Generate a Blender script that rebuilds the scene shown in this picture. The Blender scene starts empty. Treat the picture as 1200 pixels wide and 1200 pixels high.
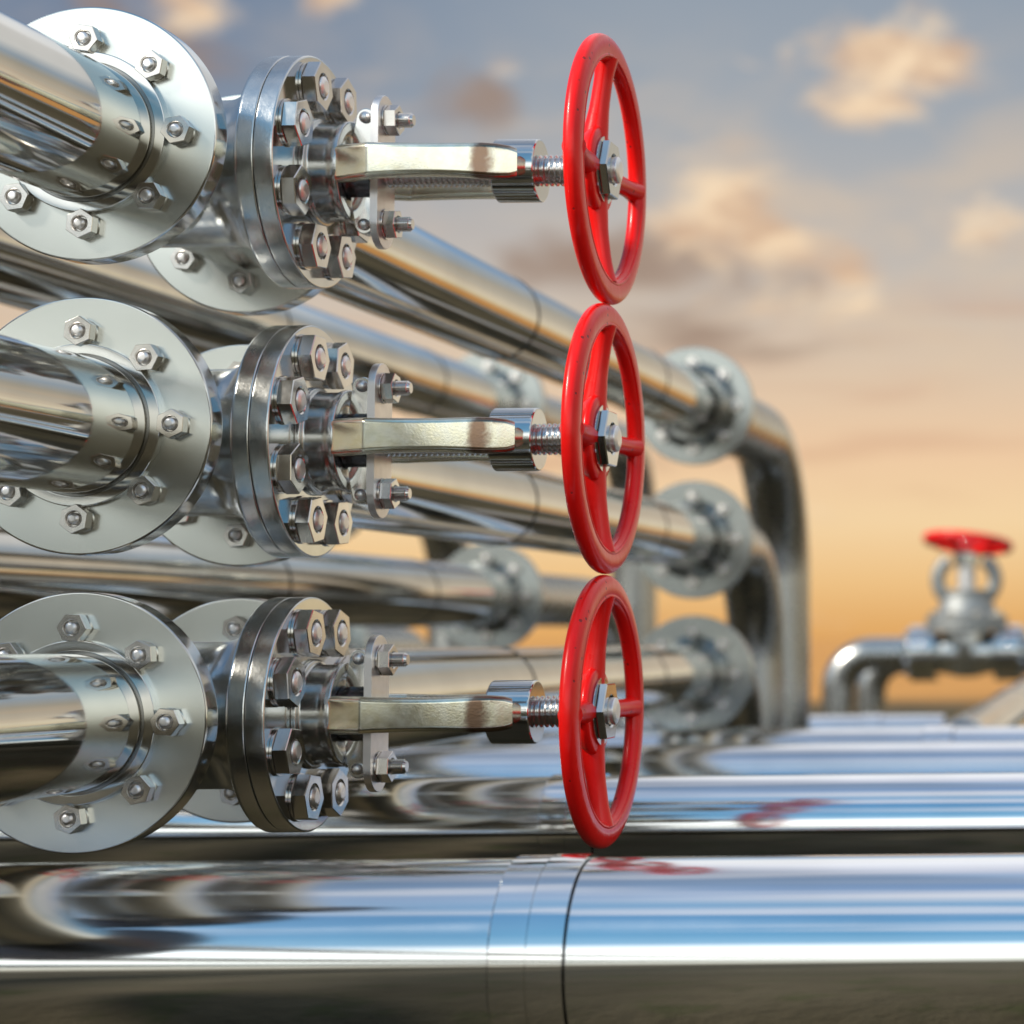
import bpy, bmesh, math, random
from math import sin, cos, pi, radians, atan2
from mathutils import Vector, Matrix

random.seed(7)
scn = bpy.context.scene
COL = scn.collection
H = 0.371                     # camera height over the ground; heights below are given relative to the camera and lifted by H

# ------------------------------------------------------------------ camera
PITCH, ROLL = 0.0595, 0.0099
fwd = Vector((0, cos(PITCH), sin(PITCH)))
up0 = Vector((0, -sin(PITCH), cos(PITCH)))
rt0 = Vector((1, 0, 0))
rt = rt0 * cos(ROLL) - up0 * sin(ROLL)
up = rt0 * sin(ROLL) + up0 * cos(ROLL)
cd = bpy.data.cameras.new("camera")
cam = bpy.data.objects.new("camera", cd)
COL.objects.link(cam)
M = Matrix.Identity(4)
for i in range(3):
    M[i][0] = rt[i]; M[i][1] = up[i]; M[i][2] = -fwd[i]
M.translation = Vector((0, 0, H))
cam.matrix_world = M
cd.sensor_width = 36.0
cd.lens = 2685.4 / 1200 * 36.0
cd.shift_x = -(1423.2 - 600) / 1200
cd.shift_y = (583.9 - 600) / 1200
cd.clip_start = 0.05
cd.clip_end = 20000
cd.dof.use_dof = True
cd.dof.focus_distance = 2.38
cd.dof.aperture_fstop = 4.1
scn.camera = cam

# ------------------------------------------------------------------ render settings
scn.render.engine = 'CYCLES'
scn.view_settings.view_transform = 'Standard'
scn.view_settings.look = 'None'
scn.view_settings.exposure = 0.0
scn.view_settings.gamma = 1.0
scn.cycles.use_denoising = True
scn.cycles.max_bounces = 10
scn.cycles.glossy_bounces = 8
scn.cycles.sample_clamp_indirect = 6.0
scn.cycles.caustics_reflective = False
scn.cycles.caustics_refractive = False

# ------------------------------------------------------------------ sun direction
SUN_EL, SUN_AZ = 36.0, 231.0       # degrees; azimuth clockwise from +Y (behind the camera, to its left)
sdir = Vector((sin(radians(SUN_AZ)) * cos(radians(SUN_EL)), cos(radians(SUN_AZ)) * cos(radians(SUN_EL)), sin(radians(SUN_EL))))


def lin(r, g, b):
    def f(c):
        c = c / 255.0
        return c / 12.92 if c <= 0.04045 else ((c + 0.055) / 1.055) ** 2.4
    return (f(r), f(g), f(b), 1.0)


class NT:
    """small helper round a node tree"""
    def __init__(self, tree):
        self.t = tree

    def n(self, kind, **kw):
        nd = self.t.nodes.new(kind)
        for k, v in kw.items():
            setattr(nd, k, v)
        return nd

    def l(self, a, b):
        self.t.links.new(a, b)

    def put(self, sock, v):
        if hasattr(v, 'is_linked') or isinstance(v, bpy.types.NodeSocket):
            self.l(v, sock)
        else:
            sock.default_value = v

    def m(self, op, a, b=0.0, c=None, clamp=False):
        nd = self.n('ShaderNodeMath', operation=op, use_clamp=clamp)
        self.put(nd.inputs[0], a)
        self.put(nd.inputs[1], b)
        if c is not None:
            self.put(nd.inputs[2], c)
        return nd.outputs[0]

    def mix(self, f, a, b, blend='MIX'):
        nd = self.n('ShaderNodeMix', data_type='RGBA', blend_type=blend)
        self.put(nd.inputs[0], f)
        self.put(nd.inputs[6], a)
        self.put(nd.inputs[7], b)
        return nd.outputs[2]

    def ramp(self, f, stops, interp='LINEAR'):
        nd = self.n('ShaderNodeValToRGB')
        cr = nd.color_ramp
        cr.interpolation = interp
        while len(cr.elements) < len(stops):
            cr.elements.new(0.5)
        for e, (p, c) in zip(cr.elements, stops):
            e.position = p
            e.color = c if len(c) == 4 else (*c, 1)
        self.put(nd.inputs[0], f)
        return nd.outputs[0]

    def rng(self, v, a, b, c=0.0, d=1.0, smooth=True):
        nd = self.n('ShaderNodeMapRange', interpolation_type='SMOOTHSTEP' if smooth else 'LINEAR')
        self.put(nd.inputs[0], v)
        for i, x in zip((1, 2, 3, 4), (a, b, c, d)):
            nd.inputs[i].default_value = x
        return nd.outputs[0]

    def noise(self, vec, scale, detail=3.0, rough=0.5, dist=0.0):
        nd = self.n('ShaderNodeTexNoise')
        if vec is not None:
            self.l(vec, nd.inputs['Vector'])
        nd.inputs['Scale'].default_value = scale
        nd.inputs['Detail'].default_value = detail
        nd.inputs['Roughness'].default_value = rough
        nd.inputs['Distortion'].default_value = dist
        return nd.outputs[0]


# ------------------------------------------------------------------ world: evening sky (by direction only)
def make_world():
    w = bpy.data.worlds.new("World")
    scn.world = w
    w.use_nodes = True
    t = w.node_tree
    t.nodes.clear()
    g = NT(t)
    out = g.n('ShaderNodeOutputWorld')
    bg = g.n('ShaderNodeBackground')
    g.l(bg.outputs[0], out.inputs[0])
    tc = g.n('ShaderNodeTexCoord')
    D = tc.outputs['Generated']
    sp = g.n('ShaderNodeSeparateXYZ')
    g.l(D, sp.inputs[0])
    x, y, z = sp.outputs
    DEG = 180 / pi
    el = g.m('MULTIPLY', g.m('ARCSINE', g.m('MINIMUM', g.m('MAXIMUM', z, -1.0), 1.0)), DEG)
    az = g.m('MULTIPLY', g.m('ARCTAN2', x, y), DEG)

    def E(deg):
        return (deg + 10) / 100.0
    u = g.m('DIVIDE', g.m('ADD', el, 10.0), 100.0)
    # the sunset side
    front = g.ramp(u, [
        (E(-10), lin(190, 128, 70)), (E(-1.5), lin(210, 150, 86)), (E(0.2), lin(226, 170, 102)),
        (E(1.4), lin(238, 194, 134)), (E(2.9), lin(244, 212, 165)), (E(4.6), lin(238, 202, 164)),
        (E(6.5), lin(222, 198, 172)), (E(9.0), lin(194, 187, 180)), (E(12.5), lin(164, 170, 177)),
        (E(16), lin(146, 158, 172)), (E(20), lin(134, 172, 214)), (E(25), lin(228, 236, 244)), (E(32), (1.05, 1.06, 1.08, 1)), (E(45), (1.0, 1.02, 1.1, 1)),
        (E(62), lin(216, 222, 240)), (E(74), lin(150, 182, 222)), (E(90), lin(128, 164, 212))])
    # the day side, behind the camera
    back = g.ramp(u, [
        (E(-10), lin(150, 140, 122)), (E(-1), lin(150, 150, 136)), (E(1.5), (0.58, 0.60, 0.55, 1)), (E(6), (1.45, 1.48, 1.40, 1)),
        (E(15), (1.75, 1.8, 1.76, 1)), (E(23), lin(140, 192, 226)), (E(32), lin(96, 164, 208)), (E(52), lin(84, 148, 198)),
        (E(66), lin(130, 174, 212)), (E(76), lin(224, 228, 238)), (E(90), lin(128, 164, 212))])
    fb = g.rng(y, -0.25, 0.5)
    base = g.mix(fb, back, front)
    # towards the right the low sky is a paler cream, grey-beige higher up
    side = g.ramp(u, [
        (E(-10), lin(196, 150, 96)), (E(-1), lin(214, 180, 126)), (E(1.5), lin(238, 224, 188)), (E(4), lin(248, 240, 218)), (E(9), lin(214, 206, 190)),
        (E(15), lin(190, 184, 170)), (E(20), lin(168, 184, 200)), (E(26), lin(232, 234, 236)), (E(34), lin(226, 226, 226)), (E(50), lin(214, 216, 226)), (E(90), lin(128, 164, 212))])
    warm = g.m('MULTIPLY', g.rng(az, -4.7, 2.5), g.rng(az, 150.0, 110.0))
    base = g.mix(g.m('MULTIPLY', warm, 0.9), base, side)
    # dusky blue-grey low on the left hand
    left = g.ramp(u, [
        (E(-10), lin(84, 78, 66)), (E(0), lin(96, 100, 100)), (E(8), lin(98, 118, 140)), (E(20), lin(112, 158, 204)), (E(40), lin(118, 166, 212)), (E(60), lin(160, 186, 218)), (E(90), lin(128, 164, 212))])
    dark = g.m('MULTIPLY', g.rng(az, -38.0, -62.0), g.rng(az, -150.0, -118.0))
    base = g.mix(g.m('MULTIPLY', dark, 0.85), base, left)
    # darker blue to the left of the sunset
    lf = g.m('MULTIPLY', g.m('MULTIPLY', g.rng(az, -13.0, -27.0), g.rng(el, 8.5, 14.0)), fb)
    base = g.mix(g.m('MULTIPLY', lf, 0.8), base, lin(88, 116, 150))
    # ---- clouds low over the sunset: noise in (azimuth, elevation)
    cv = g.n('ShaderNodeCombineXYZ')
    g.l(g.m('MULTIPLY', az, 0.1), cv.inputs[0])
    g.l(g.m('MULTIPLY', el, 0.22), cv.inputs[1])
    n1 = g.noise(cv.outputs[0], 3.4, 6.0, 0.62, 0.6)
    n5 = g.noise(cv.outputs[0], 2.4, 6.0, 0.62, 0.5)
    n4 = g.noise(cv.outputs[0], 1.7, 5.0, 0.6, 0.5)
    n2 = g.noise(cv.outputs[0], 0.9, 3.0, 0.5, 0.2)
    cv2 = g.n('ShaderNodeCombineXYZ')
    g.l(g.m('MULTIPLY', az, 0.035), cv2.inputs[0])
    g.l(g.m('MULTIPLY', el, 0.32), cv2.inputs[1])
    n3 = g.noise(cv2.outputs[0], 2.6, 4.0, 0.55, 0.3)

    def blob(a0, e0, sa, se, amp=1.0):
        da = g.m('DIVIDE', g.m('SUBTRACT', az, a0), sa)
        de = g.m('DIVIDE', g.m('SUBTRACT', el, e0), se)
        r2 = g.m('ADD', g.m('MULTIPLY', da, da), g.m('MULTIPLY', de, de))
        return g.m('MULTIPLY', g.m('EXPONENT', g.m('MULTIPLY', r2, -1.0)), amp)

    def total(items):
        s = items[0]
        for i in items[1:]:
            s = g.m('ADD', s, i)
        return s
    # streaks
    st = g.m('MULTIPLY', g.rng(n3, 0.5, 0.72), g.m('MULTIPLY', g.rng(el, 2.5, 4.2), g.rng(el, 10.5, 6.5)))
    base = g.mix(g.m('MULTIPLY', g.m('MULTIPLY', st, fb), 0.55), base, lin(196, 146, 118))
    # broad soft mottling of the haze layer
    mt = g.m('MULTIPLY', g.m('MULTIPLY', g.rng(g.noise(cv.outputs[0], 1.5, 5.0, 0.6, 0.5), 0.42, 0.66), g.m('MULTIPLY', g.rng(el, 4.5, 7.5), g.rng(el, 16.0, 11.0))), fb)
    base = g.mix(g.m('MULTIPLY', mt, 0.5), base, lin(222, 198, 170))

    def cloud(items, lo, hi, amt, col, wob, base):
        k = g.m('ADD', g.m('MULTIPLY', total(items), 0.62), g.m('MULTIPLY', g.m('SUBTRACT', wob, 0.5), 1.9))
        return g.mix(g.m('MULTIPLY', g.m('MULTIPLY', g.rng(k, lo, hi), fb), amt), base, col)
    # dusky cloud bases first, lit tops over them
    base = cloud([blob(-13.4, 9.3, 2.6, 1.1, 0.9), blob(-16.6, 9.0, 2.6, 0.9, 0.9), blob(-17.9, 12.7, 1.2, 0.9, 0.9), blob(-11.6, 7.1, 2.4, 0.55, 0.9), blob(-14.0, 7.6, 2.0, 0.7, 0.7),
                  blob(-24.2, 13.5, 1.6, 1.0, 0.8), blob(-26.2, 14.4, 0.9, 0.9, 0.8), blob(-32, 11, 4, 2, 0.8)], 0.20, 0.70, 0.85, lin(158, 134, 118), n4, base)
    base = cloud([blob(-12.3, 10.6, 1.7, 1.0, 1.0), blob(-10.7, 9.5, 1.7, 0.8, 0.85), blob(-13.9, 10.0, 1.1, 0.6, 0.5), blob(-8.3, 14.3, 2.5, 0.9, 0.95), blob(-6.6, 13.6, 1.9, 0.8, 0.8), blob(-8.8, 12.9, 1.2, 0.5, 0.8),
                  blob(-24.0, 14.3, 1.2, 0.8, 1.0), blob(-21.5, 15.0, 0.8, 0.8, 1.0), blob(-17.3, 13.6, 0.7, 0.45, 0.9), blob(-6.2, 10.1, 2.2, 0.8, 0.8), blob(-8.9, 8.9, 0.8, 0.8, 0.8),
                  blob(-11.0, 8.1, 2.2, 0.5, 0.75), blob(-15.4, 9.9, 0.8, 0.4, 0.5), blob(4, 11, 5, 3, 0.8), blob(-35, 13, 4, 2, 0.8)], 0.20, 0.70, 0.95, g.mix(g.rng(n1, 0.38, 0.60), lin(214, 180, 150), lin(252, 224, 188)), n5, base)
    base = cloud([blob(-10.4, 4.3, 6.0, 0.28, 0.9), blob(-6.0, 5.4, 4.0, 0.3, 0.6)], 0.3, 0.8, 0.45, lin(206, 166, 132), n3, base)
    # ---- high clouds everywhere (seen only in the polished steel)
    hn = g.noise(D, 2.4, 5.0, 0.55, 0.4)
    hm = g.m('MULTIPLY', g.rng(hn, 0.52, 0.68), g.rng(el, 15.0, 30.0))
    base = g.mix(g.m('MULTIPLY', hm, 0.55), base, (0.95, 0.95, 1.0, 1))
    # physically based sky as a thin addition, so the sun's side of the dome is brighter
    sky = g.n('ShaderNodeTexSky', sky_type='NISHITA', sun_disc=False)
    sky.sun_elevation = radians(SUN_EL)
    sky.sun_rotation = radians(SUN_AZ)
    sc = g.n('ShaderNodeVectorMath', operation='SCALE')
    g.l(sky.outputs[0], sc.inputs[0])
    sc.inputs['Scale'].default_value = 0.05
    gate = g.m('MULTIPLY', g.rng(y, 0.2, -0.4), 0.35)
    base = g.mix(gate, base, sc.outputs[0], 'ADD')
    g.l(base, bg.inputs[0])
    bg.inputs[1].default_value = 1.0


make_world()
sl = bpy.data.lights.new("sun", 'SUN')
sl.energy = 4.2
sl.angle = radians(10)
sl.color = (1.0, 0.93, 0.82)
sun = bpy.data.objects.new("sun", sl)
COL.objects.link(sun)
sun.rotation_euler = sdir.to_track_quat('Z', 'Y').to_euler()
sun.location = sdir * 20


# ------------------------------------------------------------------ materials
def principled(name):
    m = bpy.data.materials.new(name)
    m.use_nodes = True
    g = NT(m.node_tree)
    b = m.node_tree.nodes['Principled BSDF']
    return m, g, b


def metal(name, col, rough, var=0.03, nscale=30, bump=0.0, bscale=300, brushed=None, aniso=0.9):
    m, g, b = principled(name)
    tc = g.n('ShaderNodeTexCoord')
    v = tc.outputs['Object']
    n = g.noise(v, nscale, 4.0, 0.6)
    g.l(g.rng(n, 0.25, 0.75, max(0.01, rough - var), rough + var, False), b.inputs['Roughness'])
    c2 = tuple(x * 0.88 for x in col[:3]) + (1,)
    n2 = g.noise(v, nscale * 0.35, 3.0, 0.6)
    g.l(g.mix(g.rng(n2, 0.35, 0.7), (*col[:3], 1), c2), b.inputs['Base Color'])
    b.inputs['Metallic'].default_value = 1.0
    if brushed:                              # lathe-polished round the pipe: reflections smear along it
        tg = g.n('ShaderNodeTangent', direction_type='RADIAL', axis=brushed)
        g.l(tg.outputs[0], b.inputs['Tangent'])
        b.inputs['Anisotropic'].default_value = aniso
        b.inputs['Anisotropic Rotation'].default_value = 0.25
    if bump:
        bp = g.n('ShaderNodeBump')
        bp.inputs['Strength'].default_value = bump
        bp.inputs['Distance'].default_value = 0.0006
        g.l(g.noise(v, bscale, 3.0, 0.6), bp.inputs['Height'])
        g.l(bp.outputs[0], b.inputs['Normal'])
    return m


M_PIPE = metal("polished_steel", (0.67, 0.64, 0.58), 0.05, 0.016, 14, brushed='Y', aniso=0.8)
M_GPIPE = metal("mirror_steel", (0.84, 0.85, 0.85), 0.080, 0.012, 10, brushed='X', aniso=0.92)
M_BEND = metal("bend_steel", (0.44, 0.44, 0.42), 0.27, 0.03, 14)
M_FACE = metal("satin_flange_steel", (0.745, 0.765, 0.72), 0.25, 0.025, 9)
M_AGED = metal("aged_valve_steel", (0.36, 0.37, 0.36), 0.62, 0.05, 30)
M_FAR = metal("dimmed_flange_steel", (0.455, 0.475, 0.455), 0.26, 0.03, 9)  # far flange steel, darkened in colour to stand in for dimmer reflections
M_SLEEVE = metal("sleeve_steel", (0.88, 0.88, 0.87), 0.055, 0.012, 10, brushed="X", aniso=0.6)
M_EDGE = metal("turned_steel", (0.64, 0.64, 0.62), 0.11, 0.03, 40)
M_CAST = metal("cast_steel", (0.66, 0.665, 0.645), 0.23, 0.05, 60, 0.3, 260)
M_HUB = metal("hub_steel", (0.56, 0.56, 0.54), 0.24, 0.05, 60, 0.2, 260)
M_NUT = metal("nut_steel", (0.72, 0.69, 0.65), 0.18, 0.05, 60, 0.05, 700)
M_STUD = metal("stud_steel", (0.88, 0.86, 0.84), 0.40, 0.05, 80)
M_PLATE = metal("brushed_plate_steel", (0.78, 0.75, 0.73), 0.36, 0.06, 60, 0.1, 700)
M_DARK = metal("dark_gland_steel", (0.16, 0.16, 0.17), 0.22, 0.05, 60)
M_GROOVE = metal("groove_steel", (0.30, 0.30, 0.29), 0.25, 0.04, 40)
M_THREAD = metal("thread_steel", (0.72, 0.69, 0.66), 0.22, 0.04, 60)
M_GAP = metal("dark_joint", (0.018, 0.018, 0.018), 0.5, 0.05, 60)  # near-black gasket tone for pipe joints and coupling gaps


def zinc():
    m, g, b = principled("yellow_zinc")
    tc = g.n('ShaderNodeTexCoord')
    v = tc.outputs['Object']
    sp = g.n('ShaderNodeSeparateXYZ')
    g.l(v, sp.inputs[0])
    n = g.noise(v, 70, 4.0, 0.65)
    col = g.mix(g.rng(n, 0.3, 0.7), (0.80, 0.76, 0.58, 1), (0.85, 0.83, 0.70, 1))
    # brown-red wheel reflection painted on where the arm meets the stem boss
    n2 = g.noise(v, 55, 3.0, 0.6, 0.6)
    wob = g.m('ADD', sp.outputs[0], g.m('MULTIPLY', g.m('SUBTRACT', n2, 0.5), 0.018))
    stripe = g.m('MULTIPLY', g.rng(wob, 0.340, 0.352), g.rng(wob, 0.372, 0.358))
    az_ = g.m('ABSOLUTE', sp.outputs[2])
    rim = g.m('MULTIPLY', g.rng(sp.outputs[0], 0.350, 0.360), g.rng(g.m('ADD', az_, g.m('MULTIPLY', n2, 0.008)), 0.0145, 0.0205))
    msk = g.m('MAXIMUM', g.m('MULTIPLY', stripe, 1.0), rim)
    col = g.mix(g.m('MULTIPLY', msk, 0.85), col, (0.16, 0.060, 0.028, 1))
    g.l(col, b.inputs['Base Color'])
    b.inputs['Metallic'].default_value = 1.0
    g.l(g.rng(n, 0.25, 0.75, 0.19, 0.25, False), b.inputs['Roughness'])
    bp = g.n('ShaderNodeBump')
    bp.inputs['Strength'].default_value = 0.12
    bp.inputs['Distance'].default_value = 0.0006
    g.l(g.noise(v, 420, 2.0, 0.5), bp.inputs['Height'])
    g.l(bp.outputs[0], b.inputs['Normal'])
    return m


def red_paint():
    m, g, b = principled("red_enamel")
    tc = g.n('ShaderNodeTexCoord')
    v = tc.outputs['Object']
    n = g.noise(v, 22, 4.0, 0.6)
    col = g.mix(g.rng(n, 0.3, 0.7), (0.95, 0.009, 0.007, 1), (0.88, 0.007, 0.006, 1))
    vo = g.n('ShaderNodeTexVoronoi')
    g.l(v, vo.inputs['Vector'])
    vo.inputs['Scale'].default_value = 75
    n3 = g.noise(v, 26, 2.0, 0.5)
    chip = g.m('MULTIPLY', g.rng(vo.outputs['Distance'], 0.17, 0.12), g.rng(n3, 0.50, 0.58))
    col = g.mix(g.m('MULTIPLY', chip, 0.75), col, (0.09, 0.012, 0.01, 1))
    g.l(col, b.inputs['Base Color'])
    g.l(g.rng(n, 0.3, 0.7, 0.27, 0.36, False), b.inputs['Roughness'])
    b.inputs['Coat Weight'].default_value = 0.18
    b.inputs['Coat Roughness'].default_value = 0.07
    b.inputs['Specular IOR Level'].default_value = 0.25
    bp = g.n('ShaderNodeBump')
    bp.inputs['Strength'].default_value = 0.32
    bp.inputs['Distance'].default_value = 0.001
    h = g.m('SUBTRACT', g.noise(v, 90, 3.0, 0.5), g.m('MULTIPLY', chip, 1.2))
    g.l(h, bp.inputs['Height'])
    g.l(bp.outputs[0], b.inputs['Normal'])
    return m


def soil():
    m, g, b = principled("soil_and_sand")
    tc = g.n('ShaderNodeTexCoord')
    v = tc.outputs['Object']
    sp = g.n('ShaderNodeSeparateXYZ')
    g.l(v, sp.inputs[0])
    n = g.noise(v, 3.0, 6.0, 0.65)
    n2 = g.noise(v, 0.35, 4.0, 0.6)
    near = g.mix(g.rng(n, 0.3, 0.7), (0.068, 0.056, 0.034, 1), (0.115, 0.095, 0.060, 1))
    near = g.mix(g.m('MULTIPLY', g.rng(g.noise(v, 11, 5.0, 0.7), 0.5, 0.68), 0.6), near, (0.045, 0.058, 0.018, 1))
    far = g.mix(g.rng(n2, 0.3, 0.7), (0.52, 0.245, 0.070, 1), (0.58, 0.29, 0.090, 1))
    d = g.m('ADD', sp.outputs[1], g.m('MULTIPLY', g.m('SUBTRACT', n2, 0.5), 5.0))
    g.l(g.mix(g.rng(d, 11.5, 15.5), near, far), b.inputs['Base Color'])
    b.inputs['Roughness'].default_value = 0.95
    b.inputs['Specular IOR Level'].default_value = 0.1
    bp = g.n('ShaderNodeBump')
    bp.inputs['Strength'].default_value = 0.6
    bp.inputs['Distance'].default_value = 0.02
    g.l(g.noise(v, 25, 6.0, 0.7), bp.inputs['Height'])
    g.l(bp.outputs[0], b.inputs['Normal'])
    return m


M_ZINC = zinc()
M_RED = red_paint()
M_SOIL = soil()


# ------------------------------------------------------------------ mesh helpers
def rounded(prof, r, n=3):
    """round the inner corners of an open (t, radius) polyline"""
    out = [prof[0]]
    for i in range(1, len(prof) - 1):
        p0, p1, p2 = Vector(prof[i - 1]), Vector(prof[i]), Vector(prof[i + 1])
        a, b = p0 - p1, p2 - p1
        la, lb = a.length, b.length
        if la < 1e-7 or lb < 1e-7:
            continue
        rr = r[i] if isinstance(r, (list, tuple)) else r
        k = min(rr, la * 0.45, lb * 0.45)
        if k < 1e-5:
            out.append(tuple(p1))
            continue
        s, e = p1 + a / la * k, p1 + b / lb * k
        for j in range(n + 1):
            q = j / n
            out.append(tuple(s * (1 - q) ** 2 + p1 * 2 * q * (1 - q) + e * q * q))
    out.append(prof[-1])
    return out


def frame(axis):
    d = Vector(axis).normalized()
    h = Vector((0, 0, 1)) if abs(d.z) < 0.9 else Vector((1, 0, 0))
    a = d.cross(h).normalized()
    b = a.cross(d).normalized()
    return d, a, b


def lathe(bm, prof, o, axis, seg=64, mat=0, matf=None, closed=False):
    """revolve (t, radius) points about the line o + t*axis"""
    d, a, b = frame(axis)
    o = Vector(o)
    rings = []
    for t, r in prof:
        if r < 1e-6:
            rings.append([bm.verts.new(o + d * t)])
        else:
            rings.append([bm.verts.new(o + d * t + (a * cos(2 * pi * i / seg) + b * sin(2 * pi * i / seg)) * r) for i in range(seg)])
    pairs = [(i, i + 1) for i in range(len(rings) - 1)]
    if closed:
        pairs.append((len(rings) - 1, 0))
    for (i0, i1) in pairs:
        A, B = rings[i0], rings[i1]
        mi = mat if matf is None else matf(prof[i0], prof[i1])
        for k in range(seg):
            k2 = (k + 1) % seg
            if len(A) == 1 and len(B) == 1:
                continue
            if len(A) == 1:
                f = bm.faces.new((A[0], B[k], B[k2]))
            elif len(B) == 1:
                f = bm.faces.new((A[k], A[k2], B[0]))
            else:
                f = bm.faces.new((A[k], A[k2], B[k2], B[k]))
            f.material_index = mi
    return rings


def cyl(bm, o, axis, r, L, seg=48, ch=0.001, mat=0):
    lathe(bm, rounded([(0, 0), (0, r), (L, r), (L, 0)], [0, ch, ch, 0], 3), o, axis, seg, mat)


def ring_tube(bm, o, axis, prof, seg=64, mat=0):
    lathe(bm, prof, o, axis, seg, mat, closed=True)


def tube(bm, pts, r, seg=32, mat=0, cap=True):
    pts = [Vector(p) for p in pts]
    prev = None
    rings = []
    for i, p in enumerate(pts):
        t = (pts[min(i + 1, len(pts) - 1)] - pts[max(i - 1, 0)]).normalized()
        if prev is None:
            _, a, _ = frame(t)
        else:
            a = (prev - t * prev.dot(t)).normalized()
        prev = a
        b = t.cross(a)
        rr = r[i] if isinstance(r, (list, tuple)) else r
        rings.append([bm.verts.new(p + (a * cos(2 * pi * k / seg) + b * sin(2 * pi * k / seg)) * rr) for k in range(seg)])
    for A, B in zip(rings, rings[1:]):
        for k in range(seg):
            f = bm.faces.new((A[k], A[(k + 1) % seg], B[(k + 1) % seg], B[k]))
            f.material_index = mat
    if cap:
        bm.faces.new(rings[0][::-1]).material_index = mat
        bm.faces.new(rings[-1]).material_index = mat
    return rings


def bar(bm, pts, w, h, rnd=0.003, mat=0):
    """sweep a rounded rectangle (w in the path's plane, h along z) along a path in the xy plane"""
    pts = [Vector((p[0], p[1], 0)) for p in pts]
    rings = []
    for i, p in enumerate(pts):
        t = (pts[min(i + 1, len(pts) - 1)] - pts[max(i - 1, 0)]).normalized()
        nrm = Vector((-t.y, t.x, 0))
        ww = w[i] if isinstance(w, (list, tuple)) else w
        hh = h[i] if isinstance(h, (list, tuple)) else h
        ring = []
        for cx, cz, a0 in ((1, 1, 0), (-1, 1, 90), (-1, -1, 180), (1, -1, 270)):
            for j in range(5):
                a = radians(a0 + 22.5 * j)
                ring.append(bm.verts.new(p + nrm * (cx * (ww / 2 - rnd) + rnd * cos(a)) + Vector((0, 0, cz * (hh / 2 - rnd) + rnd * sin(a)))))
        rings.append(ring)
    n = len(rings[0])
    for A, B in zip(rings, rings[1:]):
        for k in range(n):
            bm.faces.new((A[k], A[(k + 1) % n], B[(k + 1) % n], B[k])).material_index = mat
    bm.faces.new(rings[0][::-1]).material_index = mat
    bm.faces.new(rings[-1]).material_index = mat


def prism(bm, outline, o, ex, ey, ez, thick, bev=0.0008, mat=0):
    """extrude a 2D outline (in ex, ey) along ez"""
    o, ex, ey, ez = Vector(o), Vector(ex), Vector(ey), Vector(ez)
    A = [bm.verts.new(o + ex * p[0] + ey * p[1]) for p in outline]
    B = [bm.verts.new(o + ex * p[0] + ey * p[1] + ez * thick) for p in outline]
    n = len(A)
    fs = [bm.faces.new(A[::-1]), bm.faces.new(B)]
    for k in range(n):
        fs.append(bm.faces.new((A[k], A[(k + 1) % n], B[(k + 1) % n], B[k])))
    for f in fs:
        f.material_index = mat
    if bev:
        es = list({e for f in fs[:2] for e in f.edges})
        bmesh.ops.bevel(bm, geom=es, offset=bev, segments=2, affect='EDGES', profile=0.5)


def hexnut(bm, o, axis, rc, h, hole, washer_r=None, washer_h=0.002, rot=0.0, mat=0):
    """hexagon nut with chamfered flats, a sunk bore and a washer under it"""
    d, a, b = frame(axis)
    o = Vector(o)
    if washer_r:
        lathe(bm, rounded([(0, hole), (0, washer_r), (washer_h, washer_r), (washer_h, hole)], 0.0004, 2), o, axis, 40, mat)
        o = o + d * (washer_h + 0.0002)
    N = 24

    def hexp(i, rr):
        s, k = divmod(i, N // 6)
        q = k / (N // 6)
        p0 = Vector((cos(pi / 3 * s + rot), sin(pi / 3 * s + rot)))
        p1 = Vector((cos(pi / 3 * (s + 1) + rot), sin(pi / 3 * (s + 1) + rot)))
        p = p0.lerp(p1, q) * rr
        return p

    def mk(z, f):
        return [bm.verts.new(o + d * z + a * f(i).x + b * f(i).y) for i in range(N)]

    def circ(rr):
        def f(i):
            p = hexp(i, 1.0).normalized()
            return p * rr
        return f
    c = rc * 0.035
    rings = [mk(0, circ(hole)), mk(0, lambda i: hexp(i, rc - c)), mk(c, lambda i: hexp(i, rc)), mk(h - c, lambda i: hexp(i, rc)),
             mk(h, lambda i: hexp(i, rc - c)), mk(h, circ(hole * 1.12)), mk(h - hole * 0.10, circ(hole * 1.02)), mk(h - rc * 0.3, circ(hole * 1.0)), mk(h - rc * 0.3, circ(hole * 0.2))]
    for A, B in zip(rings, rings[1:]):
        for k in range(N):
            bm.faces.new((A[k], A[(k + 1) % N], B[(k + 1) % N], B[k])).material_index = mat
    return o + d * h


def stud_tip(bm, o, axis, r, z0, z1, mat=0, dome=0.3):
    c = r * dome
    lathe(bm, rounded([(z0, 0), (z0, r), (z1 - c, r), (z1, r * 0.62), (z1, 0)], [0, 0, c * 0.6, c * 0.6, 0], 3), o, axis, 28, mat)


def threaded(bm, o, axis, r, z0, z1, pitch, depth, seg=40, mat=0, tip=0.0):
    prof = [(z0, 0), (z0, r - depth)]
    n = max(1, int((z1 - tip - z0) / pitch))
    for i in range(n):
        t = z0 + i * pitch
        prof += [(t + pitch * 0.18, r - depth * 0.9), (t + pitch * 0.45, r), (t + pitch * 0.68, r), (t + pitch * 0.95, r - depth * 0.9)]
    e = z0 + n * pitch
    prof += [(e + 0.0003, r - depth)]
    prof += [(z1, r - depth - tip * 0.6), (z1, 0)] if z1 > e + 0.0005 else [(e + 0.0006, 0)]
    lathe(bm, prof, o, axis, seg, mat)


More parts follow.
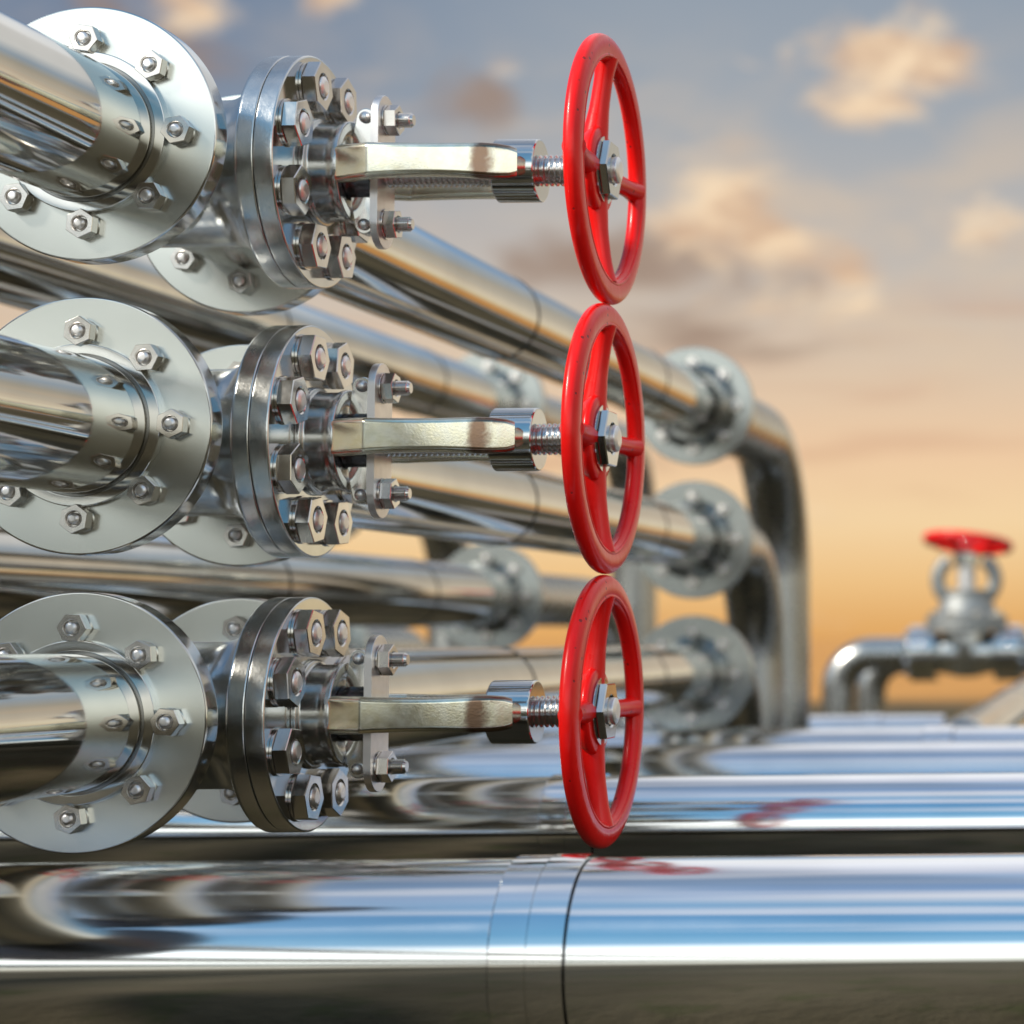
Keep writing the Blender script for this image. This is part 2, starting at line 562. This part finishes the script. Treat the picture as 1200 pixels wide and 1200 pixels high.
def build(name, bm, mats, parent=None, loc=(0, 0, 0), angle=32, label=None, wn=True):
    bmesh.ops.recalc_face_normals(bm, faces=bm.faces)
    me = bpy.data.meshes.new(name)
    bm.to_mesh(me)
    bm.free()
    for m in (mats if isinstance(mats, (list, tuple)) else [mats]):
        me.materials.append(m)
    me.polygons.foreach_set('use_smooth', [True] * len(me.polygons))
    me.set_sharp_from_angle(angle=radians(angle))
    o = bpy.data.objects.new(name, me)
    COL.objects.link(o)
    if wn:
        md = o.modifiers.new("weighted_normal", 'WEIGHTED_NORMAL')
        md.keep_sharp = True
    o.location = loc
    if parent is not None:
        o.parent = parent
    if label:
        o['label'] = label
    return o


def tag(o, label=None, cat=None, group=None, kind=None):
    for k, v in (('label', label), ('category', cat), ('group', group), ('kind', kind)):
        if v:
            o[k] = v
    return o


def thing(name, label, cat, loc, group=None, rotz=0.0):
    o = bpy.data.objects.new(name, None)
    COL.objects.link(o)
    o.location = loc
    o.rotation_euler = (0, 0, rotz)
    o.empty_display_size = 0.1
    return tag(o, label, cat, group)


def copy_tree(o, parent=None):
    c = o.copy()
    COL.objects.link(c)
    c.parent = parent
    for ch in list(o.children):
        copy_tree(ch, c)
    return c


def link_copy(o, parent, loc, rot=None):
    """a copy of a part and its sub-parts under another parent"""
    c = o.copy()
    COL.objects.link(c)
    c.parent = parent
    c.location = loc
    if rot is not None:
        c.rotation_euler = rot
    for s in o.children:
        k = s.copy()
        COL.objects.link(k)
        k.parent = c
    return c


def BM():
    return bmesh.new()


# ------------------------------------------------------------------ ground
bm = BM()
R = 6000.0
vs = [bm.verts.new((sx * R, sy * R, 0)) for sx, sy in ((-1, -1), (1, -1), (1, 1), (-1, 1))]
bm.faces.new(vs)
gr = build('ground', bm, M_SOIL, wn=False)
tag(gr, kind='structure')

# ------------------------------------------------------------------ small repeated parts (one mesh each)
NUTS = {}


def flange_nut(parent, loc, rotang, big=False, blur=False):
    """nut seen from -Y, with its stud as a sub-part"""
    key = 'flange'
    if key not in NUTS:
        bm = BM()
        hexnut(bm, (0, 0, 0), (0, -1, 0), 0.0152, 0.0122, 0.0078, 0.0138, 0.0018)
        n = build('nut', bm, M_NUT, parent, loc)
        bm = BM()
        stud_tip(bm, (0, 0, 0), (0, -1, 0), 0.0062, 0.0005, 0.0170, dome=0.35)
        build('stud', bm, M_STUD, n)
        NUTS[key] = n
    else:
        n = link_copy(NUTS[key], parent, loc)
    n.rotation_euler = (0, rotang, 0)
    return n


def flange_profile(r, th, bore, rf=0.0):
    return rounded([(0, bore), (0, r), (th, r), (th, bore)], 0.0022, 3)


def add_flange(parent, y, r=0.1315, th=0.027, bore=0.05, rb=0.0953, nuts=range(8), face=None):
    """flange disc with its face towards -Y at local y, nuts and weld collar"""
    bm = BM()
    prof = rounded([(0, 0.0), (0, r), (th, r), (th, 0.0)], [0, 0.0022, 0.0022, 0], 3)
    lathe(bm, prof, (0, y, 0), (0, 1, 0), 128, 0, matf=lambda p, q: 0 if (p[0] < 0.0001 and q[0] < 0.0001) or p[0] > th * 0.98 else 1)
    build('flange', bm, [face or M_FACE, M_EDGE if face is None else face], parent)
    for k in nuts:
        a = radians(45 * k)
        flange_nut(parent, (rb * cos(a), y, rb * sin(a)), random.uniform(-0.5, 0.5))


X1, YV = -1.1475, 2.525
LEV = [0.523, 0.223, -0.077]
WHERE = ['topmost', 'middle', 'lowest']
PR = 0.0700

# ------------------------------------------------------------------ feed pipes that come in past the camera
for k, z in enumerate(LEV):
    FY = 2.3145
    t = thing('feed_pipe', ['polished pipe with bolted flange joined to the front of the topmost valve',
                            'polished pipe with bolted flange joined to the front of the middle valve',
                            'polished pipe with bolted flange joined to the front of the lowest valve'][k],
              'pipe', (X1, FY, z + H), 'flanged pipes feeding the three valves')
    bm = BM()
    cyl(bm, (0, -0.62, 0), (0, 1, 0), PR, 0.62, 128, 0.001)
    build('pipe', bm, M_PIPE, t)
    bm = BM()
    lathe(bm, rounded([(-0.648, 0), (-0.648, 0.1315), (-0.6205, 0.1315), (-0.6205, 0)], [0, .0022, .0022, 0], 3), (0, 0, 0), (0, 1, 0), 96)
    build('blind_flange', bm, M_DARK, t)
    bm = BM()
    lathe(bm, rounded([(0.0006, PR + 0.0020), (-0.0085, PR + 0.0020), (-0.0085, 0.0828), (0.0006, 0.0828)], 0.0011, 3), (0, 0, 0), (0, 1, 0), 128)
    lathe(bm, [(-0.0062, PR + 0.0036), (-0.0062, PR - 0.002)], (0, 0, 0), (0, 1, 0), 128, 1)
    build('weld_collar', bm, [M_EDGE, M_GROOVE], t)
    add_flange(t, 0.0)


# ------------------------------------------------------------------ hand wheel (axis +x, centre of the hub bore at the origin)
def hand_wheel(parent, loc, rotx=0.0, rot=None):
    Rm, tr = 0.1348, 0.0149
    bm = BM()
    prof = []
    n = 26
    for i in range(n):                      # softly squared section with a bead along the inner front edge
        a = 2 * pi * i / n
        ca, sa = cos(a), sin(a)
        q = 0.86
        px = math.copysign(abs(ca) ** q, ca) * tr * 0.98
        pr = math.copysign(abs(sa) ** q, sa) * tr
        prof.append((0.010 + px * 0.66, Rm + pr))
    lathe(bm, prof, (0, 0, 0), (1, 0, 0), 160, closed=True)
    # bead
    lathe(bm, [(0.0172 + 0.0024 * cos(2 * pi * i / 8), Rm - 0.0084 + 0.0024 * sin(2 * pi * i / 8)) for i in range(8)], (0, 0, 0), (1, 0, 0), 160, closed=True)
    w = build('hand_wheel', bm, M_RED, parent, loc, angle=60)
    w.rotation_euler = rot if rot else (rotx, 0, 0)
    bm = BM()
    lathe(bm, rounded([(-0.016, 0), (-0.016, 0.030), (-0.010, 0.043), (0.000, 0.0495), (0.0055, 0.0475), (0.007, 0.042), (0.007, 0)], [0, 0.003, 0.006, 0.005, 0.002, 0.002, 0], 4), (0, 0, 0), (1, 0, 0), 64)
    build('hub', bm, M_RED, w)
    for i in range(4):
        a = pi / 2 * i
        bm = BM()
        pts = []
        rr = []
        for j in range(9):
            q = j / 8
            rad = 0.032 + (Rm - 0.008 - 0.032) * q
            pts.append((-0.004 + 0.013 * q, rad * cos(a), rad * sin(a)))
            rr.append(0.0120 - 0.0016 * min(1, q * 1.8) + (0.0025 * max(0, (q - 0.8) / 0.2)) + (0.003 * max(0, (0.4 - q) / 0.4)))
        tube(bm, pts, rr, 20)
        build('spoke', bm, M_RED, w, angle=60)
    bm = BM()
    hexnut(bm, (0.0072, 0, 0), (1, 0, 0), 0.0345, 0.0090, 0.0165, 0.0375, 0.0022, rot=0.0)
    build('nut', bm, M_EDGE, w)
    bm = BM()
    stud_tip(bm, (0, 0, 0), (1, 0, 0), 0.0150, 0.005, 0.0262, dome=0.16)
    build('stem_end', bm, M_STUD, w)
    return w


# ------------------------------------------------------------------ gate valve, stem along +x, pipe line along y
def gate_valve(label):
    t = thing('gate_valve', label, 'valve', (X1, YV, LEV[0] + H), 'red wheeled gate valves')
    bm = BM()
    # barrel between the two pipe flanges and the neck to the bonnet
    lathe(bm, rounded([(-0.1826, 0), (-0.1826, 0.079), (-0.150, 0.077), (-0.10, 0.0765), (0.04, 0.0765), (0.12, 0.077), (0.1665, 0.079), (0.1665, 0)], [0, .004, .02, .02, .02, .02, .004, 0], 4), (0, 0, 0), (0, 1, 0), 96)
    lathe(bm, rounded([(-0.11, 0), (-0.11, 0.05), (-0.085, 0.081), (0.070, 0.081), (0.088, 0.090), (0.107, 0.108), (0.1096, 0.108), (0.1096, 0)], [0, .01, .02, .02, .01, .006, .001, 0], 4), (0, 0, 0), (1, 0, 0), 96)
    build('body', bm, M_CAST, t)
    # bonnet joint: two discs
    bm = BM()
    lathe(bm, rounded([(0.1098, 0), (0.1098, 0.120), (0.114, 0.1285), (0.1336, 0.1285), (0.1336, 0)], [0, .003, .004, .0018, 0], 4), (0, 0, 0), (1, 0, 0), 144)
    build('body_flange', bm, M_CAST, t)
    bm = BM()
    lathe(bm, rounded([(0.1342, 0), (0.1342, 0.1285), (0.1545, 0.1285), (0.1545, 0)], [0, .0018, .0024, 0], 4), (0, 0, 0), (1, 0, 0), 144, 0,
          matf=lambda p, q: 1 if p[0] > 0.1544 and q[0] > 0.1544 else 0)
    build('bonnet_flange', bm, [M_CAST, M_EDGE], t)
    # bonnet hub
    bm = BM()
    lathe(bm, rounded([(0.1547, 0), (0.1547, 0.060), (0.1600, 0.060), (0.1612, 0.0540), (0.183, 0.0540), (0.1885, 0.0565), (0.1945, 0.0565), (0.1945, 0.046), (0.190, 0.040), (0.190, 0)],
                      [0, .001, .002, .004, .006, .003, .002, .002, .003, 0], 4), (0, 0, 0), (1, 0, 0), 96)
    build('bonnet_hub', bm, M_HUB, t)
    first = None
    for i in range(8):
        a = radians(22.5 + 45 * i)
        p = (0.1547, 0.0957 * cos(a), 0.0957 * sin(a))
        ra = random.uniform(-0.5, 0.5)
        if first is None:
            bm = BM()
            hexnut(bm, (0, 0, 0), (1, 0, 0), 0.0272, 0.0150, 0.0136, 0.0262, 0.0028)
            first = build('nut', bm, M_NUT, t, p)
            bm = BM()
            stud_tip(bm, (0, 0, 0), (1, 0, 0), 0.0115, 0.0005, 0.0212, dome=0.22)
            build('stud', bm, M_STUD, first)
            n = first
        else:
            n = link_copy(first, t, p)
        n.rotation_euler = (ra, 0, 0)
    # gland: sleeve, oblong plate, swing-bolt lugs
    bm = BM()
    lathe(bm, rounded([(0.1905, 0), (0.1905, 0.031), (0.2205, 0.031), (0.2205, 0)], [0, .001, .001, 0], 2), (0, 0, 0), (1, 0, 0), 64)
    build('gland_sleeve', bm, M_DARK, t)
    bm = BM()
    ol = []
    hw, hh = 0.0265, 0.086
    for j in range(17):
        a = pi * j / 16
        ol.append((hw * cos(a), hh - hw + hw * sin(a)))
    for j in range(17):
        a = pi + pi * j / 16
        ol.append((hw * cos(a), -(hh - hw) + hw * sin(a)))
    prism(bm, ol, (0.2207, 0, 0), (0, 1, 0), (0, 0, 1), (1, 0, 0), 0.0083, 0.0009)
    build('gland_plate', bm, M_PLATE, t)
    for s in (1, -1):
        bm = BM()
        ol = [(0.1910, 0.018)]
        for j in range(13):
            a = radians(165 - 165 * j / 12)
            ol.append((0.2085 + 0.0105 * cos(a), 0.0600 + 0.0105 * sin(a)))
        ol += [(0.2195, 0.018)]
        prism(bm, ol, (0, -0.009, 0), (1, 0, 0), (0, 0, s), (0, 1, 0), 0.018, 0.0012)
        lug = build('lug', bm, M_EDGE, t)
        bm = BM()
        lathe(bm, rounded([(0, 0), (0, 0.0065), (0.003, 0.0065), (0.0062, 0.003), (0.0066, 0)], [0, 0, .002, .002, 0], 4), (0.2085, -0.0092, s * 0.060), (0, -1, 0), 24)
        build('pin', bm, M_STUD, lug)
        bm = BM()
        hexnut(bm, (0, 0, 0), (1, 0, 0), 0.0172, 0.0125, 0.0088, 0.0172, 0.0015, rot=0.52)
        nu = build('nut', bm, M_NUT, t, (0.2292, 0, s * 0.0585))
        nu.rotation_euler = (random.uniform(-0.4, 0.4), 0, 0)
        bm = BM()
        threaded(bm, (0, 0, 0), (1, 0, 0), 0.0082, 0.001, 0.0300, 0.0024, 0.0011, 28, 0, 0.0022)
        build('stud', bm, M_THREAD, nu)
    # threaded spindle
    bm = BM()
    threaded(bm, (0, 0, 0), (1, 0, 0), 0.0174, 0.2300, 0.4560, 0.0060, 0.0030, 48)
    build('spindle', bm, M_THREAD, t)
    # yoke: two arms and the boss at the wheel end
    bm = BM()
    cyl(bm, (0.3535, 0, 0), (1, 0, 0), 0.0350, 0.0485, 96, 0.0024)
    build('yoke_boss', bm, M_EDGE, t)
    for s in (1, -1):
        ctr = [(0.1900, 0.042), (0.1960, 0.0470), (0.2060, 0.0515), (0.2200, 0.0575), (0.2340, 0.0630), (0.2385, 0.0638), (0.2620, 0.0652), (0.2880, 0.0650),
               (0.3120, 0.0637), (0.3340, 0.0612), (0.3520, 0.0570), (0.3670, 0.0515), (0.3790, 0.0462), (0.3890, 0.0425)]
        w = [0.017] * 4 + [0.018] * 6 + [0.018, 0.017, 0.016, 0.0145]
        h = [0.0400, 0.0407, 0.0410, 0.0405, 0.0398, 0.0392, 0.0375, 0.0365, 0.0365, 0.0378, 0.0395, 0.0395, 0.0370, 0.0300]
        # refine the path so the sweep stays smooth
        P, W, Hh = [], [], []
        for i in range(len(ctr) - 1):
            for j in range(4):
                q = j / 4
                c0 = Vector(ctr[max(i - 1, 0)]); c1 = Vector(ctr[i]); c2 = Vector(ctr[i + 1]); c3 = Vector(ctr[min(i + 2, len(ctr) - 1)])
                p = 0.5 * ((2 * c1) + (c2 - c0) * q + (2 * c0 - 5 * c1 + 4 * c2 - c3) * q * q + (3 * c1 - c0 - 3 * c2 + c3) * q ** 3)
                P.append((p.x, p.y * s))
                W.append(w[i] + (w[i + 1] - w[i]) * q)
                Hh.append(h[i] + (h[i + 1] - h[i]) * q)
        bm = BM()
        bar(bm, P, W, Hh, 0.0065)
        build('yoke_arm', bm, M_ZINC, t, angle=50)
    hand_wheel(t, (0.4645, 0, 0))
    return t


v0 = gate_valve('steel gate valve with red hand wheel, topmost of the three stacked valves')
VL = ['', 'steel gate valve whose red hand wheel stands between the two other stacked wheels',
      'steel gate valve with red hand wheel, lowest of three, just above the ground pipes']
for k in (1, 2):
    v = copy_tree(v0)
    v.location = (X1, YV, LEV[k] + H)
    v['label'] = VL[k]
    for ch in v.children:
        if ch.name.startswith('nut'):
            ch.rotation_euler.x += random.uniform(-0.5, 0.5)

# ------------------------------------------------------------------ delivery pipes behind the valves
def arc(c, r, a0, a1, n=14):
    return [(c[0], c[1] + r * cos(radians(a0 + (a1 - a0) * i / n)), c[2] + r * sin(radians(a0 + (a1 - a0) * i / n))) for i in range(n + 1)]


def pipe_line(t, sections, gap=0.004):
    """straight run along local y in sections (y0, y1, radius) with a dark joint between them"""
    for i, (y0, y1, r) in enumerate(sections):
        bm = BM()
        cyl(bm, (0, y0, 0), (0, 1, 0), r, y1 - y0, 96, 0.0012)
        build('pipe_section', bm, M_PIPE, t)
        if i < len(sections) - 1:
            bm = BM()
            cyl(bm, (0, y1 - 0.002, 0), (0, 1, 0), max(r, sections[i + 1][2]) + 0.0006, gap + 0.0040, 96, 0.0)
            build('joint', bm, M_GAP, t)


def far_end(t, yf, yr, z, pr, bend=0.22, down=True, ground=True):
    """flange at yf, then the pipe goes on, bends and drops into the ground at yr"""
    bm = BM()
    lathe(bm, rounded([(-0.055, pr), (-0.02, pr + 0.010), (-0.001, pr + 0.020), (-0.001, pr - 0.01)], [0, .02, .002, 0], 3), (0, yf, 0), (0, 1, 0), 64)
    build('weld_collar', bm, M_BEND, t)
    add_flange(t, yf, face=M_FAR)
    pts = [(0, yf + 0.028, 0)] + [(0, yr - bend, 0)] + arc((0, yr - bend, -bend), bend, 90, 0)[1:] + [(0, yr, -z - 0.1)]
    bm = BM()
    tube(bm, pts, pr, 48)
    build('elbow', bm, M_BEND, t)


DY = 2.693
for k, z in enumerate(LEV):
    t = thing('delivery_pipe', ['polished steel pipe behind the topmost valve, ending in a flange and the tallest bend',
                                'polished steel pipe behind the middle valve, ending in a blurred flange and bend',
                                'polished steel pipe behind the lowest valve, its far flange cut by the ground pipes'][k],
              'pipe', (X1 + 0.001, DY, z + H), 'flanged pipes leaving the three valves', rotz=0.0068)
    add_flange(t, 0.0)
    bm = BM()
    lathe(bm, rounded([(0.0272, PR - 0.004), (0.0272, 0.0805), (0.05, 0.074), (0.065, PR - 0.002)], [0, .003, .01, 0], 3), (0, 0, 0), (0, 1, 0), 96)
    build('weld_collar', bm, M_EDGE, t)
    yf = 5.105 - DY
    pipe_line(t, [(0.028, 3.66 - DY, 0.0695), (3.664 - DY, 4.57 - DY, 0.067), (4.574 - DY, 5.105 - DY, 0.066)])
    far_end(t, yf, [6.17, 5.84, 5.58][k] - DY, z + H, [0.078, 0.070, 0.068][k], [0.36, 0.28, 0.2][k])

# ------------------------------------------------------------------ second bank of pipes, farther left
for k, (z, yr) in enumerate([(0.5765, 6.95), (0.1081, 6.60)]):
    t = thing('bank_pipe', ['blurred polished pipe of the rear bank, sloping down between the top and middle valves',
                            'blurred polished pipe of the rear bank, level run between the middle and lowest valves'][k],
              'pipe', (-1.7625, 0.0, z + H), 'pipes of the rear bank')
    pipe_line(t, [(-6.0, 4.18, 0.0765), (4.184, 4.98, 0.075), (4.984, 5.55, 0.0735)] if k else [(-6.0, 4.16, 0.0765), (4.164, 5.02, 0.075), (5.024, 5.55, 0.0735)])
    far_end(t, 5.55, yr, z + H, 0.068, 0.22)

for k, (z, yr) in enumerate([(0.40, 7.25), (-0.02, 7.0)]):
    t = thing('bank_pipe', ['upper dull pipe of the farthest bank, mostly hidden behind the middle valve',
                            'dull blurred pipe low in the farthest bank, its upright showing behind the rear bank flange'][k],
              'pipe', (-2.42, 0.0, z + H), 'pipes of the farthest bank')
    bm = BM()
    cyl(bm, (0, -5.0, 0), (0, 1, 0), 0.074, 11.2, 64, 0.0012)
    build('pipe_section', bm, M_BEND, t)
    far_end(t, 6.2, yr, z + H, 0.068, 0.22)

# ------------------------------------------------------------------ pipes lying on the ground, left to right
GP = [(2.057, -9, 9, [(-0.623, -0.557)], 'nearest and largest looking mirror bright ground pipe, with a double banded coupling'),
      (3.02, -9, 9, [(-0.870, -0.800)], 'second mirror bright ground pipe, passing just under the lowest red wheel'),
      (4.26, -9, 9, [(-2.0, -1.93)], 'third mirror bright ground pipe counted away from the camera'),
      (4.98, -9, 9, [(-1.035, -0.98), (-0.632, -0.565)], 'thin looking bright ground pipe with two couplings, in front of the bend pipes'),
      (6.62, -9, -0.78, [(-1.02, -0.96)], 'farthest bright ground pipe, blurred, ending at the slanting pipe')]
GR = 0.0885
for i, (Y, xa, xb, cps, lab) in enumerate(GP):
    r = [GR, 0.0685, GR, GR, 0.0745][i]
    t = thing('ground_pipe', lab, 'pipe', (0, Y, 0.1255 if i == 1 else r + 0.001), 'bright pipes lying on the ground')
    cuts = [xa]
    for a, b in cps:
        cuts += [a, b]
    cuts.append(xb)
    for j in range(0, len(cuts), 2):
        bm = BM()
        cyl(bm, (cuts[j], 0, 0), (1, 0, 0), r, cuts[j + 1] - cuts[j], 160, 0.0008)
        build('pipe_section', bm, M_GPIPE, t)
    for a, b in cps:
        mid = (a + b) / 2
        bm = BM()
        g_ = 0.0013
        lathe(bm, rounded([(a + g_, r - 0.006), (a + g_, r + 0.0026), (mid - g_ / 2, r + 0.0026), (mid - g_ / 2, r - 0.003), (mid + g_ / 2, r - 0.003), (mid + g_ / 2, r + 0.0034), (b - g_, r + 0.0034), (b - g_, r - 0.006)],
                          0.0, 3), (0, 0, 0), (1, 0, 0), 160)
        build('coupling', bm, M_SLEEVE, t)
        bm = BM()
        cyl(bm, (a - 0.004, 0, 0), (1, 0, 0), r - 0.0035, b - a + 0.008, 64, 0)
        build('joint', bm, M_GAP, t)

t = thing('slanting_pipe', 'blurred beige looking steel pipe on the ground, running off under the distant valve', 'pipe', (-0.585, 5.30, 0.1110))
bm = BM()
cyl(bm, (0, 0, 0), (0, 1, 0), 0.076, 9.0, 96, 0.006)
build('pipe', bm, M_PIPE, t)
bm = BM()
t.rotation_euler = (radians(2.4), 0, radians(-1.5))
lathe(bm, rounded([(1.0, 0.07), (1.0, 0.0785), (1.07, 0.0785), (1.07, 0.07)], 0.001, 2), (0, 0, 0), (0, 1, 0), 64)
build('coupling', bm, M_PIPE, t)


# ------------------------------------------------------------------ distant valve with a level red wheel
def distant_valve():
    zc = -0.055
    t = thing('distant_valve', 'blurred upright valve with a level red hand wheel against the orange sky', 'valve', (-0.868, 8.0, zc + H))
    bm = BM()
    lathe(bm, rounded([(-0.2, 0), (-0.2, 0.052), (-0.15, 0.052), (-0.07, 0.075), (0.07, 0.075), (0.15, 0.052), (0.2, 0.052), (0.2, 0)], [0, 0, .02, .03, .03, .02, 0, 0], 4), (0, 0, 0), (1, 0, 0), 48)
    lathe(bm, rounded([(-0.085, 0), (-0.08, 0.06), (0.02, 0.082), (0.095, 0.082), (0.095, 0)], [0, .03, .02, 0, 0], 4), (0, 0, 0), (0, 0, 1), 48)
    build('body', bm, M_CAST, t)
    for s in (-1, 1):
        bm = BM()
        for q in (0, 1):
            lathe(bm, rounded([(s * (0.10 + 0.047 * q), 0.02), (s * (0.10 + 0.047 * q), 0.097), (s * (0.145 + 0.047 * q), 0.097), (s * (0.145 + 0.047 * q), 0.02)], 0.002, 2), (0, 0, 0), (1, 0, 0), 64)
        f = build('flange', bm, M_EDGE, t)
        for i in range(8):
            a = radians(22.5 + 45 * i)
            bm = BM()
            hexnut(bm, (s * 0.1925, 0.075 * cos(a), 0.075 * sin(a)), (s, 0, 0), 0.014, 0.014, 0.006, 0.014, 0.002)
            build('nut', bm, M_NUT, f)
    bm = BM()
    lathe(bm, rounded([(0.075, 0), (0.075, 0.142), (0.100, 0.142), (0.101, 0.13), (0.102, 0.142), (0.127, 0.142), (0.135, 0.105), (0.20, 0.085), (0.205, 0.09), (0.22, 0.09), (0.22, 0)], [0, .002, .002, 0, .002, .002, .01, .01, .002, .002, 0], 3), (0, 0, 0), (0, 0, 1), 64)
    bf = build('bonnet', bm, M_AGED, t)
    for i in range(8):
        a = radians(22.5 + 45 * i)
        bm = BM()
        hexnut(bm, (0.115 * cos(a), 0.115 * sin(a), 0.1275), (0, 0, 1), 0.017, 0.016, 0.008, 0.017, 0.002)
        build('nut', bm, M_NUT, bf)
    for s in (-1, 1):
        bm = BM()
        pts = []
        for i in range(13):
            a = radians(-58 + 118 * i / 12)
            pts.append((s * (0.024 + 0.076 * cos(a)), 0, 0.255 + 0.078 * sin(a)))
        tube(bm, pts, 0.025, 20)
        build('yoke_arm', bm, M_AGED, t)
    bm = BM()
    cyl(bm, (0, 0, 0.305), (0, 0, 1), 0.045, 0.045, 48, 0.003)
    build('yoke_boss', bm, M_EDGE, t)
    bm = BM()
    threaded(bm, (0, 0, 0), (0, 0, 1), 0.032, 0.21, 0.375, 0.006, 0.002, 32)
    build('spindle', bm, M_STUD, t)
    w = hand_wheel(t, (0.004, 0, 0.368), rot=(0.0, radians(-90), 0.0))
    w.rotation_euler = Vector((0.10, 0.13, 1.0)).to_track_quat('X', 'Z').to_euler()
    w.scale = (1.7, 1.06, 1.06)
    return t


distant_valve()
zc = -0.055 + H
for i, (xr, y, x_end, lab) in enumerate([(-1.315, 8.0, -1.0605, 'blurred bend pipe rising from the ground into the left side of the distant valve'),
                                         (-1.27, 8.45, 3.0, 'blurred steel bend pipe standing just behind the one that feeds the distant valve')]):
    t = thing('bend_pipe', lab, 'pipe', (xr, y, 0), 'bend pipes by the distant valve')
    bm = BM()
    rb = 0.12
    zz = zc if i == 0 else zc - 0.02
    pts = [(0, 0, -0.1), (0, 0, zz - rb)] + [(rb - rb * cos(radians(a)), 0, zz - rb + rb * sin(radians(a))) for a in range(6, 91, 6)] + [(x_end - xr, 0, zz)]
    tube(bm, pts, 0.058 if i == 0 else 0.056, 40)
    build('pipe', bm, M_BEND, t)
    bm = BM()
    lathe(bm, rounded([(0, 0.05), (0, 0.11), (0.025, 0.11), (0.025, 0.05)], 0.002, 2), (0, 0, 0.002), (0, 0, 1), 48)
    build('base_flange', bm, M_EDGE, t)
t = thing('outlet_pipe', 'blurred steel pipe leaving the right side of the distant valve', 'pipe', (-0.6755, 8.0, zc))
bm = BM()
cyl(bm, (0, 0, 0), (1, 0, 0), 0.055, 4.0, 48, 0.002)
build('pipe', bm, M_BEND, t)
